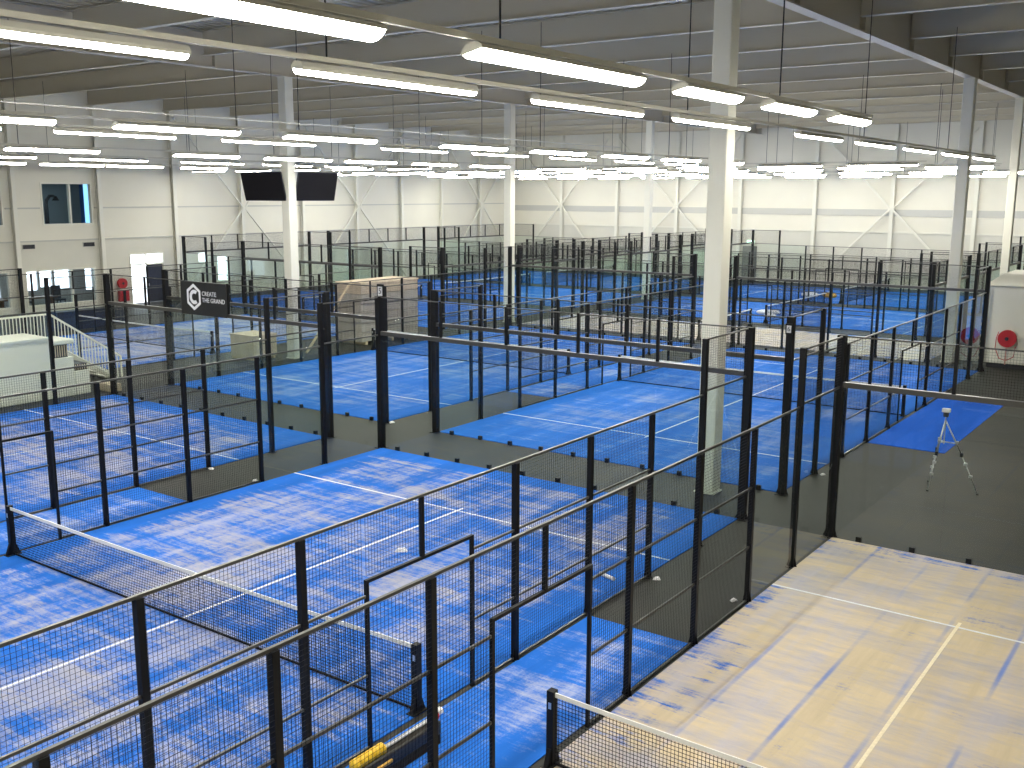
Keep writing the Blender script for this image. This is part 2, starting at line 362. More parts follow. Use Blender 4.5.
MB().box(-.3, .3, -.6, .6, 0, .04).build('housing', WHITE, ol); MB().box(-.27, .27, -.57, .57, -.01, -.002).build('diffuser', emit('office_fill_glow', (.85,.95,1.), 16.), ol)
al = thing('curved_form', 'dark form with a curved neck behind the upper window', 'form', (-37.6, 22.9, 4.5))  # unidentified dark curved form behind the pane
MB().tube([(0,0,.03),(0,0,1.2),(0,.05,1.6),(0,.25,1.85),(0,.5,1.85)], [.12,.11,.1,.09,.08], 10).build('form_neck', DARK, al, smooth=True)
MB().lathe([(.05,.0),(.2,-.25),(.19,-.26)], (0,.6,1.85)).build('form_end', DARK, al); MB().lathe([(.25,0),(.25,.03)]).build('form_base', DARK, al)
t = thing('lounge_table', 'long brown table behind the lower windows', 'table', (-37.0, 19.0, 0))
MB().box(-.4, .4, -2.6, 3.6, .72, .8).build('tabletop', BROWN, t)
for y in (-2.4, .5, 3.4): MB().box(-.3, .3, y-.05, y+.05, 0, .72).build('leg', BROWN, t)
for k, y in enumerate((17.4, 19.2, 21.4, 23.4)):
    c = thing('lounge_chair', f'dark lounge chair behind the lower windows, {ORD[k]} from left', 'chair', (-37.9, y, 0), group='lounge chairs')
    MB().box(-.28, .28, -.28, .28, .4, .5).build('seat', DARK, c); MB().box(-.3, -.22, -.28, .28, .5, 1.25).build('backrest', DARK, c)
    for sx in (-.24, .24):
        for sy in (-.24, .24): MB().bar((sx, sy, 0), (sx, sy, .4), .04).build('leg', DARK, c)

# fire points
def hose_reel(x, y, z, rz, label, hose=True, r=.33):
    t = thing('hose_reel', label, 'fire hose', (x, y, z), rz, 'red fire hose reels')
    MB().lathe([(.03,-.1),(r,-.1),(r,-.08),(r*.9,-.075),(r*.9,.035),(r,.04),(r,.06),(.03,.06)], axis='y', n=28).build('drum', RED, t)
    MB().lathe([(.05,-.14),(.07,-.14),(.07,-.1),(.05,-.1)], axis='y').build('hub', DARK, t)
    MB().box(-.08, .08, .06, .16, -.08, .08).build('wall_bracket', RED, t)
    if hose:
        MB().tube([(-r*.95, -.02, .25), (-r*1.15, -.03, 0), (-r*1.2, -.03, -.4), (-r*.7, -.03, -.78), (0, -.03, -.85), (r*.8, -.03, -.7), (r*.95, -.02, -.3)], .016).build('hose', RED, t, smooth=True)
        MB().bar((0, -.05, -.35), (0, -.05, -1.0), .06, .04).build('hose_guide', mat('worn_pink', (.55,.30,.24), .6), t)
    return t
hose_reel(XL+.2, 26.2, 1.3, math.pi/2, 'red hose reel on the left wall beside the bright doorway', False, .30)
fb = thing('extinguisher_box', 'red box under the hose reel beside the bright doorway', 'box', (XL+.2, 26.25, .25))
MB().box(-.12, .12, -.3, .3, 0, .62).build('cabinet', RED, fb); MB().box(.12, .135, -.26, .26, .04, .58).build('door', RED, fb)

# white block with hose reel at the right
wb = thing('white_enclosure', 'big white boxed enclosure at the right edge carrying the hose reel', 'box', (9.75, 33.6, 0))
o = MB().box(.12, 4.6, 0, 3.6, .18, 3.2).build('body', WHITE, wb); bevel(o, .05)
MB().hull([(.02,-.12,3.2),(4.7,-.12,3.2),(4.7,3.7,3.2),(.02,3.7,3.2)], [(.5,.5,3.62),(4.2,.5,3.62),(4.2,3.1,3.62),(.5,3.1,3.62)]).build('roof', WHITE, wb)
MB().box(.25, 4.5, .1, 3.5, 0, .18).build('base', DARK, wb)
for k in range(8): MB().lathe([(.09,-.05),(.07,.05)], (.06+.02*(k%2), -.03, .35+.22*k), 'y', 10).build('edge_padding', mat('cream_foam', (.72,.64,.45), .8) if k == 0 else bpy.data.materials['cream_foam'], wb)
hose_reel(10.72, 33.42, 1.2, 0, 'red hose reel with looped hose on the white enclosure')

# ------------------------------------------------------------------ courts
def wires(x0, x1, z0, z1, pitch=.05, t=.0028, plane='x'):
    """welded mesh in the plane x = 0 (runs along y) or y = 0 (runs along x)"""
    b = MB(); n = max(1, round((x1-x0)/pitch)); k = max(1, round((z1-z0)/pitch)); h = t/2
    for i in range(n+1):
        u = x0 + (x1-x0)*i/n
        b.box(*((-h, h, u-h, u+h) if plane == 'x' else (u-h, u+h, -h, h)), z0, z1)
    for j in range(k+1):
        z = z0 + (z1-z0)*j/k
        b.box(*((h, h+t, x0, x1) if plane == 'x' else (x0, x1, h, h+t)), z-h, z+h)
    return b
CACHE = {}
def cached(key, fn):
    if key not in CACHE: CACHE[key] = fn()
    return CACHE[key]
def post_mesh(h, w):
    b = MB(); b.box(-w/2, w/2, -w/2, w/2, .012, h).box(-w*.9, w*.9, -w*.9, w*.9, 0, .012)
    for a in (0, 1):   # gusset fins at the foot
        for s_ in (-1, 1):
            q = [(s_*w/2, -.006), (s_*w*.95, -.006), (s_*w*.95, .006), (s_*w/2, .006)]
            q2 = [(s_*w/2, -.006), (s_*w*.52, -.006), (s_*w*.52, .006), (s_*w/2, .006)]
            if a: q = [(y, x) for x, y in q]; q2 = [(y, x) for x, y in q2]
            if (s_ < 0) != bool(a): q.reverse(); q2.reverse()
            b.hull([(x, y, .012) for x, y in q], [(x, y, .2) for x, y in q2])
    return b.mesh('post', BLACK)
def cap(h, w): return None

def enclosure(label, cx, cy, w, rz=0, clamps=True, plate=None, group='court enclosures', top=3.0):
    t = thing('court_enclosure', label, 'court enclosure', (cx, cy, 0), rz, group)
    e = w/2 + .06; H = 2.93
    P3 = cached('p3', lambda: post_mesh(H, .08)); P4 = cached('p4', lambda: post_mesh(4.0, .10)); P5 = cached('p5', lambda: post_mesh(4.0, .15))
    for sx in (-1, 1):
        for y in (-6, -4, -2, 2, 4, 6): link('post', P3, t, (sx*e, y, 0))
        for y in (-10.06, -8, 8, 10.06): link('post', P5 if abs(y) > 9 else P4, t, (sx*e, y, 0))
        # rails
        rl = cached('rail16', lambda: MB().box(-.018, .018, -8, 8, H, H+.034).mesh('top_rail', RAIL))
        link('top_rail', rl, t, (sx*e, 0, 0))
        for sy in (-1, 1):
            for z in (.03, .96, 1.96):
                rr = cached('rail5', lambda: MB().box(-.014, .014, -2.5, 2.5, -.016, .016).mesh('rail', RAIL))
                link('rail', rr, t, (sx*(e+.0), sy*3.5, z))
            link('mesh_panel', cached('m2', lambda: wires(-.96, .96, .05, H, plane='x').mesh('mesh_panel', WIRE)), t, (sx*(e-.03), sy*5, 0))
            link('mesh_panel', cached('m2', None), t, (sx*(e-.03), sy*3, 0))
            link('mesh_panel', cached('m1', lambda: wires(-.46, .46, .05, H, plane='x').mesh('mesh_panel', WIRE)), t, (sx*(e-.03), sy*1.5, 0))
            gp = cached('g2', lambda: MB().box(-.005, .005, -.985, .985, .03, 2.98).mesh('glass_panel', GLASS))
            link('glass_panel', gp, t, (sx*(e-.02), sy*7, 0)); link('glass_panel', gp, t, (sx*(e-.02), sy*9.02, 0))
            link('glass_rail', cached('grail', lambda: MB().box(-.016, .016, -.95, .95, 2.985, 3.02).mesh('glass_rail', RAIL)), t, (sx*(e-.02), sy*9.02, 0))
            link('upper_mesh', cached('um2', lambda: wires(-.95, .95, 3.04, 3.96, plane='x').mesh('upper_mesh', WIRE)), t, (sx*(e-.02), sy*9.02, 0))
            link('upper_rail', cached('urail', lambda: MB().box(-.012, .012, -.97, .97, 3.96, 3.99).mesh('upper_rail', RAIL)), t, (sx*(e-.02), sy*9.02, 0))
        link('gate_mesh', cached('gm', lambda: wires(-.97, .97, 2.19, H, plane='x').mesh('gate_mesh', WIRE)), t, (sx*(e-.03), 0, 0))
        gf = cached('gf', lambda: MB().box(-.022,.022,-1.022,-.978,0,2.16).box(-.022,.022,.978,1.022,0,2.16).box(-.022,.022,-.978,.978,2.12,2.16).mesh('gate_frame', BLACK))
        link('gate_frame', gf, t, (sx*e, 0, 0))
        link('gate_upright', cached('gu', lambda: MB().box(-.025,.025,-.025,.025,2.16,H).mesh('gate_upright', BLACK)), t, (sx*e, 0, 0))
    nb = round(w/2)
    for sy in (-1, 1):
        yb = sy*10.06
        link('beam', cached(('beam', w), lambda: MB().box(-e+.05, e-.05, -.05, .05, 3.0, 3.10).mesh('beam', RAIL)), t, (0, yb, 0))
        link('top_wire', cached(('tw', w), lambda: MB().box(-e+.05, e-.05, -.010, .010, 3.965, 3.99).mesh('top_wire', RAIL)), t, (0, yb, 0))
        for k in range(nb):
            x = -w/2 + 2*k + 1
            link('glass_panel', cached('gb', lambda: MB().box(-.99, .99, -.005, .005, .03, 2.98).mesh('glass_panel', GLASS)), t, (x, sy*10.03, 0))
            link('upper_mesh', cached('ub', lambda: wires(-.98, .98, 3.12, 3.96, plane='y').mesh('upper_mesh', WIRE)), t, (x, yb, 0))
            if k: link('upright', cached('up', lambda: MB().box(-.03, .03, -.03, .03, 3.1, 4.0).mesh('upright', BLACK)), t, (x-1, yb, 0))
            if clamps:
                for dx in (-.5, .5):
                    link('glass_clamp', cached('cl', lambda: MB().box(-.05, .05, -.035, .035, 0, .11).mesh('glass_clamp', BLACK)), t, (x+dx, sy*10.05, 0))
    if plate:
        digit, px, face, z, psc = plate
        n = MB().box(-.13, .13, -.012, .012, -.2, .2).build('number_plate', BLACK, t, (px*e, face*(10.06+.10), z))
        fr = MB().box(-.085, .085, -.006, .0, -.13, .13).build('plate_face', mat('plate_grey', (.55,.56,.58), .5), n, (0, face*.013 if face < 0 else .02, 0))
        n.scale = (psc, 1, psc)
        text('digit', digit, .24, DARK, n, (0, face*.022, 0), True)
    return t

def turf_court(label, cx, cy, w, m, rz=0, line=LINE):
    t = MB().box(-w/2, w/2, -10, 10, 0, .014).build('court_turf', m, None, (cx, cy, 0)); t.rotation_euler.z = rz
    tag(t, label, 'turf court', 'padel court carpets')
    for sy in (-1, 1):
        MB().box(-w/2, w/2, -.025, .025, .014, .017).build('service_line', LINE, t, (0, sy*6.95, 0))
        MB().box(-.025, .025, .03, 7.15, .0142, .0175).build('center_line', line, t, (0, 0, 0)) if sy > 0 else MB().box(-.025, .025, -7.15, -.03, .0142, .0175).build('center_line', line, t, (0, 0, 0))
    return t
def net(label, cx, cy, w, rz=0):
    t = thing('padel_net', label, 'net', (cx, cy, .014), rz, 'court nets'); h = w/2
    for sx in (-1, 1):
        def pm():
            b = MB().box(-.045, .045, -.05, .05, .012, .94).box(-.07, .07, -.14, .14, 0, .012)
            b.hull([(-.03,-.13,.012),(.03,-.13,.012),(.03,-.05,.012),(-.03,-.05,.012)], [(-.03,-.055,.22),(.03,-.055,.22),(.03,-.05,.22),(-.03,-.05,.22)])
            b.hull([(-.03,.05,.012),(.03,.05,.012),(.03,.13,.012),(-.03,.13,.012)], [(-.03,.05,.22),(.03,.05,.22),(.03,.055,.22),(-.03,.055,.22)])
            return b.mesh('net_post', BLACK)
        p = link('net_post', cached('netpost', pm), t, (sx*(h-.06), 0, 0))
        MB().box(-.02, .02, -.052, -.05, .72, .80).build('crank_plate', ALU, p)
    sag = lambda x: .88 + .04*(x/h)**2
    def nm():
        b = MB(); x0 = -h+.11; n = round((2*h-.22)/.045); th = .0046
        for i in range(n+1):
            x = x0 + (2*h-.22)*i/n; b.box(x-th/2, x+th/2, -th/2, th/2, .03, sag(x)-.03)
        for j in range(19):
            f = j/18; m = 12
            for i in range(m):
                xa = x0 + (2*h-.22)*i/m; xb = x0 + (2*h-.22)*(i+1)/m
                b.bar((xa, 0, .03+f*(sag(xa)-.06)), (xb, 0, .03+f*(sag(xb)-.06)), th)
        return b.mesh('net_mesh', NETM)
    link('net_mesh', cached(('net', w), nm), t)
    def band():
        b = MB(); m = 12
        for i in range(m):
            xa = -h+.1 + (2*h-.2)*i/m; xb = -h+.1 + (2*h-.2)*(i+1)/m
            b.hull([(xa,-.008,sag(xa)-.055),(xb,-.008,sag(xb)-.055),(xb,.008,sag(xb)-.055),(xa,.008,sag(xa)-.055)], [(xa,-.008,sag(xa)),(xb,-.008,sag(xb)),(xb,.008,sag(xb)),(xa,.008,sag(xa))])
        return b.mesh('top_band', TAPE)
    link('top_band', cached(('band', w), band), t)
    link('bottom_cord', cached(('cord', w), lambda: MB().box(-h+.1, h-.1, -.012, .012, .012, .04).mesh('bottom_cord', NETM)), t)
    return t

q = math.pi/2
COURTS = [ # key, cx, cy, w, rz, sand, sandcol, where, clamps, plate
 ('A', 5, 0, 10, 0, .45, (.48,.44,.40), 'on the foreground court', True, None),
 ('B', 14.97, 0, 6, 0, .98, (.66,.54,.34), 'on the sand-covered court at bottom right', True, None),
 ('C', 5, 22.34, 10, 0, .34, (.36,.44,.58), 'on the bright blue court behind the foreground court', True, ('6', 1, -1, 3.74, .6)),
 ('D', -7.05, 0, 10, 0, .44, (.46,.43,.43), 'on the sandy blue court at the left edge', True, None),
 ('E', -7.05, 22.34, 10, 0, .42, (.42,.48,.60), 'on the blue court under the television screens', True, ('5', 1, -1, 3.86, 1.)),
 ('G', -21.5, 17.55, 10, 0, .62, (.56,.54,.56), 'on the pale court by the left wall doorway', False, None),
 ('R1', -24.05, 34.45, 10, q, .30, (.48,.52,.60), 'on the nearest of three far-left crosswise courts', False, None),
 ('R2', -24.05, 46.35, 10, q, .25, (.48,.52,.60), 'on the middle of three far-left crosswise courts', False, None),
 ('R3', -24.05, 58.2, 10, q, .25, (.48,.52,.60), 'on the farthest of three far-left crosswise courts', False, None),
 ('S', -2.2, 36.45, 6, q, .97, (.62,.54,.42), 'on the narrow beige court beyond the bright blue court', False, None),
 ('T2', -2.2, 46.35, 10, q, .32, (.48,.52,.60), 'on the far-right crosswise court just beyond the beige one', False, None),
 ('T3', -2.2, 58.2, 10, q, .25, (.48,.52,.60), 'on the far-right crosswise court nearest the far wall', False, None)]
for i, (k, cx, cy, w, rz, sand, sc, where, cl, plate) in enumerate(COURTS):
    m = turf('turf_'+k, sand, w, sc, BLUE, .93 if k in 'BS' else (.80 if k in 'AD' else .74 if sand > .5 else .5), .6 if k in 'BS' else (.25 if k == 'A' else 0.), i*7.3, (.45,.415,.42) if k in 'BS' else (.38,.38,.47))
    wt = 'beige sand-covered turf' if k in 'BS' else ('blue turf streaked with pale sand' if sand > .5 else 'bright blue turf')
    place = where.replace('on the ', '')
    turf_court(f'{wt} with white lines: {place}', cx, cy, w, m, rz, LINE_S if k == 'B' else LINE)
    enclosure(f'black mesh and glass enclosure around the {place}', cx, cy, w, rz, cl, plate)
    net(f'black net with white top band {where}', cx, cy, w, rz)

# blue strips in the alleys beside the nets
def strip(x0, x1, y0, y1, label, m=None):
    o = MB().box(-(x1-x0)/2, (x1-x0)/2, -(y1-y0)/2, (y1-y0)/2, 0, .013).build('turf_strip', m or MAT_BLUE, None, ((x0+x1)/2, (y0+y1)/2, 0))
    tag(o, label, 'turf strip', 'blue turf strips in the alleys')
strip(10.12, 11.85, -4.2, 3.95, 'blue turf strip in the alley beside the sand-covered court')
strip(-1.93, -.12, -4.2, 4.0, 'blue turf strip in the alley left of the foreground court')
strip(10.12, 12.1, 18.3, 26.2, 'plain blue turf patch on the dark floor behind the tripod', MAT_PLAIN)
strip(-1.93, -.12, 18.3, 26.3, 'blue turf strip in the alley left of the bright blue court')

# ------------------------------------------------------------------ lights
LZ = 7.80
def lens_profile(tilt, k):
    """cross-section (u, z) of housing and diffuser, tilted about the row"""
    def rot(p): return (p[0]*math.cos(tilt) - p[1]*math.sin(tilt), p[0]*math.sin(tilt) + p[1]*math.cos(tilt))
    dif = [rot((k*.105*math.cos(a), -.052*math.sin(a))) for a in [math.pi*k/8 for k in range(9)]]
    hou = [rot((k*p[0], p[1])) for p in [(.115, 0), (.115, .03), (.06, .075), (-.06, .075), (-.115, .03), (-.115, 0)]]
    return hou, dif
def prof_mesh(name, prof, L, axis, m):
    n = len(prof)
    if axis == 'y': lo = [(u, -L/2, z) for u, z in prof]; hi = [(u, L/2, z) for u, z in prof]
    else: lo = [(-L/2, u, z) for u, z in prof]; hi = [(L/2, u, z) for u, z in prof]
    b = MB(); b.hull(lo, hi); me = b.mesh(name, m); return me
def light(x, y, L, axis, face, label, group):
    t = thing('strip_light', label, 'light', (x, y, LZ), 0, group)
    hp, dp = lens_profile(R(13 if face > 0 else 9)*face, 1. if face > 0 else .72)
    link('housing', cached(('h', L, axis, face), lambda: prof_mesh('housing', hp, L, axis, HOUS)), t)
    link('diffuser', cached(('d', L, axis, face), lambda: prof_mesh('diffuser', dp, L-.04, axis, LAMP)), t)
    return t
def track(axis, at, a, b_, label, cables):
    c = (at, (a+b_)/2, LZ) if axis == 'y' else ((a+b_)/2, at, LZ)
    t = thing('light_track', label, 'track', c, 0, 'lighting tracks'); L = (b_-a)/2
    (MB().box(-.026, .026, -L, L, .095, .145) if axis == 'y' else MB().box(-L, L, -.026, .026, .095, .145)).build('rail', HOUS, t)
    for s_ in cables:
        p = (0, s_-(a+b_)/2) if axis == 'y' else (s_-(a+b_)/2, 0)
        o = MB().tube([(0,0,.145), (0,0,ZC-LZ-.9+.02)], .010, 6).build('cable', CABLE, t, (p[0], p[1], 0))
def row(axis, at, spans, face, desc, tdesc, group):
    spans = sorted(spans)
    track(axis, at, spans[0][0]-.3, spans[-1][1]+.3, f'beige lighting track {tdesc}', [s_[0]+.4 for s_ in spans[::2]])
    n = len(spans)
    for i, (a, b_) in enumerate(spans):
        L = round(b_-a, 2); c = (a+b_)/2
        if axis == 'y': light(at, c, L, axis, face, f'lit strip light, {ORD[n-1-i]} from far end, {desc}', group)
        else: light(c, at, L, axis, face, f'lit strip light, {ORD[i]} from left, {desc}', group)
P = lambda a, n, L=2.8, p=3.9: [(round(a+p*i, 2), round(a+p*i+L, 2)) for i in range(n)]
row('y', 12.55, [(-9.4,-6.6), (-5.6,-3.3), (-2.14,.73), (1.72,3.3), (4.32,5.96), (6.95,8.55)], 1, 'row over the sand-covered court', 'along the left side of the sand-covered court', 'strip lights over the sand-covered court')
row('y', 10.4, [(-9.8,-7.2), (-6.2,-3.41), (-2.13,.63), (1.91,4.68), (5.85,8.65), (11.18,13.72), (14.98,17.75), (18.92,21.7), (22.89,25.65), (26.89,29.7)], -1, 'thin row above foreground court right side', "above the foreground court's right side", 'strip lights in the thin row')
row('y', 1.0, [(-9.6,-6.8), (-5.7,-2.9), (-1.9,.9), (2.08,4.88), (6.14,8.91), (11.37,14.1), (15.4,18.2), (19.4,22.2), (23.4,26.2), (27.3,30.1)], 1, 'bright row above foreground court left side', "above the foreground court's left side", 'strip lights in the second bright row')
row('y', -1.35, [(-9.4,-6.6), (-5.5,-2.7), (-1.6,1.2), (2.3,5.08), (6.38,9.2), (11.7,14.4), (15.7,18.5), (19.9,22.7), (24.2,27.0), (28.1,30.9)], -1, 'thin row left of foreground court', 'over the alley left of the foreground court', 'strip lights over the middle alley')
row('y', -10.7, [(-9.5,-6.7), (-5.6,-2.8), (-1.6,1.2), (2.3,5.1), (6.3,9.2), (11.9,14.5), (15.7,18.9), (19.7,22.5), (23.6,26.4), (27.5,30.3)], 1, "row above left-edge court left side", "above the left-edge court's far side", 'strip lights over the left-edge court')
row('y', -17.2, [(8.2,10.9), (12.2,15.4), (17.0,20.1), (21.2,24.0), (24.9,27.5)], -1, 'row above pale wall court near side', 'above the near side of the pale court', 'strip lights over the pale court, near side')
row('y', -26.0, [(8.4,11.2), (12.3,15.4), (16.1,19.2), (19.4,22.4), (23.5,26.3)], 1, 'row above pale wall court wall side', 'above the wall side of the pale court', 'strip lights over the pale court, wall side')
row('x', 30.0, P(-33.6, 5), 1, 'row before first far-left court', 'over the near edge of the first far-left court', 'far strip lights, first row')
row('x', 34.0, P(-11.6, 5), 1, 'row over near edge of beige court', 'over the near edge of the beige court', 'far strip lights, second row')
row('x', 39.0, P(-33.2, 11), -1, 'row nearside of first far cross alley', 'over the first cross alley, near side', 'far strip lights, third row')
row('x', 41.8, P(-33.8, 11), 1, 'row farside of first far cross alley', 'over the first cross alley, far side', 'far strip lights, fourth row')
row('x', 50.9, P(-33.2, 11), -1, 'row nearside of second far cross alley', 'over the second cross alley, near side', 'far strip lights, fifth row')
row('x', 53.6, P(-33.8, 11), 1, 'row farside of second far cross alley', 'over the second cross alley, far side', 'far strip lights, sixth row')
row('x', 62.8, P(-33.2, 11), -1, 'last row before far wall', 'in front of the far wall', 'far strip lights, last row')
tag(MB().bar((1.25, -9, 8.06), (1.25, 20, 8.06), .02).build('steel_wire', ALU), "thin pale wire stretched above the second bright light row", 'wire')

# ------------------------------------------------------------------ things in the hall
# television screens on the column
def tv(x, y, az, label):
    t = thing('television', label, 'television', (x, y, 6.84), 0, 'television screens'); h = .97
    t.rotation_euler = (0, R(15), R(az))
    o = MB().box(-.03, .03, -h, h, -.58, .58).build('casing', DARK, t); bevel(o, .012)
    MB().box(.03, .034, -h+.03, h-.03, -.55, .55).build('screen', TVM, t)
    MB().box(-.16, -.03, -.3, .3, -.2, .2).build('wall_bracket', STEEL, t)
TVM = mat('screen_black', (.010,.009,.011), .6, 0, .15)
tv(-13.95, 18.36, -77, 'black television screen left of the white column')
tv(-12.79, 20.09, -7, 'black television screen right of the white column')

# sign on the beam
s = thing('sponsor_sign', 'black advertising sign with white hexagon logo on the beam', 'sign', (-7.0, 9.93, 3.5))
o = MB().box(-1.05, 1.05, -.02, .02, -.49, .49).build('board', mat('sign_black', (.012,.012,.012), .5), s)
WHT = mat('sign_white', (.86,.86,.86), .5)
def ring(mb, outer, inner, y0, y1, closed=True):
    n = len(outer)
    for i in range(n if closed else n-1):
        j = (i+1) % n; qd = [outer[i], outer[j], inner[j], inner[i]]
        mb.hull([(u, y0, v) for u, v in qd], [(u, y1, v) for u, v in qd])
hexa = lambda r, sx=.92: [(sx*r*math.sin(math.pi/3*k), r*math.cos(math.pi/3*k)) for k in range(6)]
mb = MB(); ring(mb, hexa(.40), hexa(.30), -.024, -.0201); mb.build('logo_hexagon', WHT, s, (-.43, 0, .04))
mb = MB(); arc = [math.pi*(.28 + 1.44*k/10) for k in range(11)]
ring(mb, [(.22*math.cos(a), .22*math.sin(a)) for a in arc], [(.11*math.cos(a), .11*math.sin(a)) for a in arc], -.024, -.0201, False); mb.build('logo_letter', WHT, s, (-.41, 0, .04))
for txt, z in (('CREATE', .13), ('THE GRAND', -.06)):
    text('lettering', txt, .185, WHT, s, (-.05, -.022, z-.03))

# tripod on the dark floor
t = thing('tripod', 'silver tripod standing on the dark floor behind the sand-covered court', 'tripod', (12.95, 14.75, 0))
hd = Vector((-.12, .05, 1.72))
for f in ((-.32, -.27), (.67, .08), (-.50, .55)):
    foot = Vector((f[0], f[1], .02)); mid = hd.lerp(foot, .5)
    lg = MB().tube([hd + Vector((0,0,-.1)), mid], .017, 8).tube([mid, foot], .012, 8).build('leg', ALU, t, smooth=True)
    MB().box(mid.x-.03, mid.x+.03, mid.y-.03, mid.y+.03, mid.z-.05, mid.z+.04).build('clamp', DARK, lg)
    for a in (.34, .62, .78):
        p = hd.lerp(foot, a); MB().box(p.x-.035, p.x+.035, p.y-.025, p.y+.025, p.z-.025, p.z+.025).build('leg_lock', ALU, lg)
    MB().lathe([(.035, 0), (.03, .03)], (foot.x, foot.y, 0), n=10).build('rubber_foot', DARK, lg)
for f in ((-.32, -.27), (.67, .08), (-.50, .55)):
    p = hd.lerp(Vector((f[0], f[1], .02)), .36); MB().bar((hd.x, hd.y, 1.12), p, .02).build('spreader', ALU, t)
MB().tube([hd+Vector((0,0,-.65)), hd], .014, 8).build('center_column', ALU, t)
MB().box(hd.x-.05, hd.x+.05, hd.y-.05, hd.y+.05, 1.70, 1.80).build('head', DARK, t)
o = MB().box(hd.x-.09, hd.x+.09, hd.y-.05, hd.y+.05, 1.80, 1.89).build('instrument', SACK, t); bevel(o, .015)

# brush tool beside the near net post
t = thing('drag_brush', 'black brush tool with yellow grips and white rod beside the net post', 'brush', (10.59, -1.02, .014), R(90))
o = MB().box(-.75, .62, -.10, .10, .12, .30).build('body', mat('tool_black', (.02,.017,.014), .5), t); bevel(o, .03)
br = MB()
for k in range(46):
    x = -.73 + .0293*k
    for y in (-.08, -.03, .03, .08): br.box(x-.008, x+.008, y-.012, y+.012, .0, .125)
br.build('bristles', mat('bristle', (.03,.024,.02), .9), t)
MB().tube([(-.3, 0, .33), (.58, 0, .33)], .022, 10).build('rod', SACK, t, smooth=True)
for k in range(5):
    MB().lathe([(.03,-.055),(.07,-.035),(.07,.035),(.03,.055)], (-.36-.1*k, 0, .34), 'x', 12).build('grip', YEL, t, smooth=True)
MB().tube([(-.75, -.09, .2), (-.28, -.09, .2)], .03, 8).build('side_rod', ORANGE, t, smooth=True)
MB().lathe([(.03,-.04),(.06,-.02),(.06,.03),(.03,.05)], (.60, 0, .33), 'x', 12).build('coupling', RED, t, smooth=True)
MB().lathe([(.03,-.04),(.045,-.02),(.045,.03),(.02,.05)], (.69, 0, .36), 'x', 12).build('end_cap', SACK, t, smooth=True)

# beige stack, low crate, leaning plank
t = thing('panel_stack', 'tall beige stack of wrapped panels beyond the blue court', 'stack', (-14.05, 25.0, 0))
for k in range(6):
    j = random.uniform(-.05, .05)
    o = MB().box(-.75+j, .75+j, -2.0-j, 1.75-j, .14+.42*k, .14+.42*k+.405).build('layer', BEIGE2 if k < 5 else BEIGE, t); bevel(o, .02)
for y in (-1.7, 0, 1.4): MB().box(-.75, .75, y-.06, y+.06, 0, .14).build('skid', WOODM, t)
MB().box(-.78, .78, -2.03, 1.78, 2.66, 2.74).build('cover_sheet', BEIGE, t)
t = thing('crate', 'low beige crate at the foot of the television column', 'crate', (-14.6, 18.3, 0))
o = MB().box(-.55, .85, -.95, .25, .1, .95).build('body', BEIGE, t); bevel(o, .015)
MB().box(-.58, .88, -.98, .28, .95, 1.0).build('lid', BEIGE, t)
for y in (-.85, .1): MB().box(-.55, .85, y-.05, y+.05, 0, .1).build('skid', WOODM, t)
o = MB().bar((-13.6, 20.0, .02), (-13.45, 22.6, 2.85), .12, .05).build('timber_plank', WOODM); tag(o, 'pale timber plank leaning towards the beige stack', 'plank')

# white stair block and railing at the left edge
t = thing('stair_block', 'white low wall block with vents behind the left-edge court', 'stair wall', (-13.0, 0, 0))
o = MB().box(-1.5, 0, -1.0, 8.45, 0, 1.95).build('wall', WHITE, t); bevel(o, .02)
o = MB().box(-1.5, 0, 8.45, 9.25, 0, 1.3).build('middle_step', WHITE, t); bevel(o, .02)
o = MB().box(-1.5, 0, 9.25, 9.78, 0, .8).build('lower_step', WHITE, t); bevel(o, .02)
MB().box(-1.54, .05, -1.0, 8.45, 1.95, 2.02).build('coping', WHITE, t)
for y, z in ((8.68, 1.3), (9.34, .8)):
    g = MB().box(-1.0, -.05, y-.14, y+.40, z, z+(.42 if z > 1 else .22)).build('vent_unit', DARK, t)
    sl = MB()
    for k in range(7): sl.box(-.05, -.035, y-.12+.08*k, y-.09+.08*k, z+.03, z+(.4 if z > 1 else .2))
    sl.build('grille', BEIGE, g); 
    if z > 1: o = MB().box(-1.1, .02, y-.2, y+.62, z+.42, z+.58).build('vent_cap', WHITE, g); bevel(o, .04)
t = thing('stair_railing', 'white railing with thin balusters sloping down behind the white block', 'railing', (-14.9, 0, 0))
top = lambda y: 2.52 if y <= 9.6 else 2.52 - (y-9.6)*.68
MB().bar((0, 3.0, 2.52), (0, 9.6, 2.52), .06).bar((0, 9.6, 2.52), (0, 12.2, top(12.2)), .06).build('top_rail', STEEL, t)
MB().bar((0, 3.0, 1.55), (0, 9.6, 1.55), .05).bar((0, 9.6, 1.55), (0, 12.2, top(12.2)-.9), .05).build('bottom_rail', STEEL, t)
for k in range(77):
    y = 3.05 + .12*k
    if y > 12.15: break
    MB().box(-.012, .012, y-.012, y+.012, top(y)-.96 if y > 9.6 else 1.55, top(y)).build('baluster', STEEL, t)
for y in (3.0, 6.3, 9.6, 12.2): MB().box(-.03, .03, y-.03, y+.03, 0, top(y)).build('newel_post', STEEL, t)
st = thing('staircase', 'white stairs behind the railing at the left edge', 'stairs', (-15.6, 0, 0))
MB().box(-.7, .6, 3.0, 9.6, 1.4, 1.5).build('landing', WHITE, st)
for k in range(7): MB().box(-.7, .6, 9.62+.33*k, 9.95+.33*k, 1.1-.2*k+.12, 1.1-.2*k+.18).build('tread', WHITE, st)
for x in (-.67, .57): MB().bar((x, 9.6, 1.32), (x, 12.0, .02), .05, .22).build('stringer', STEEL, st)
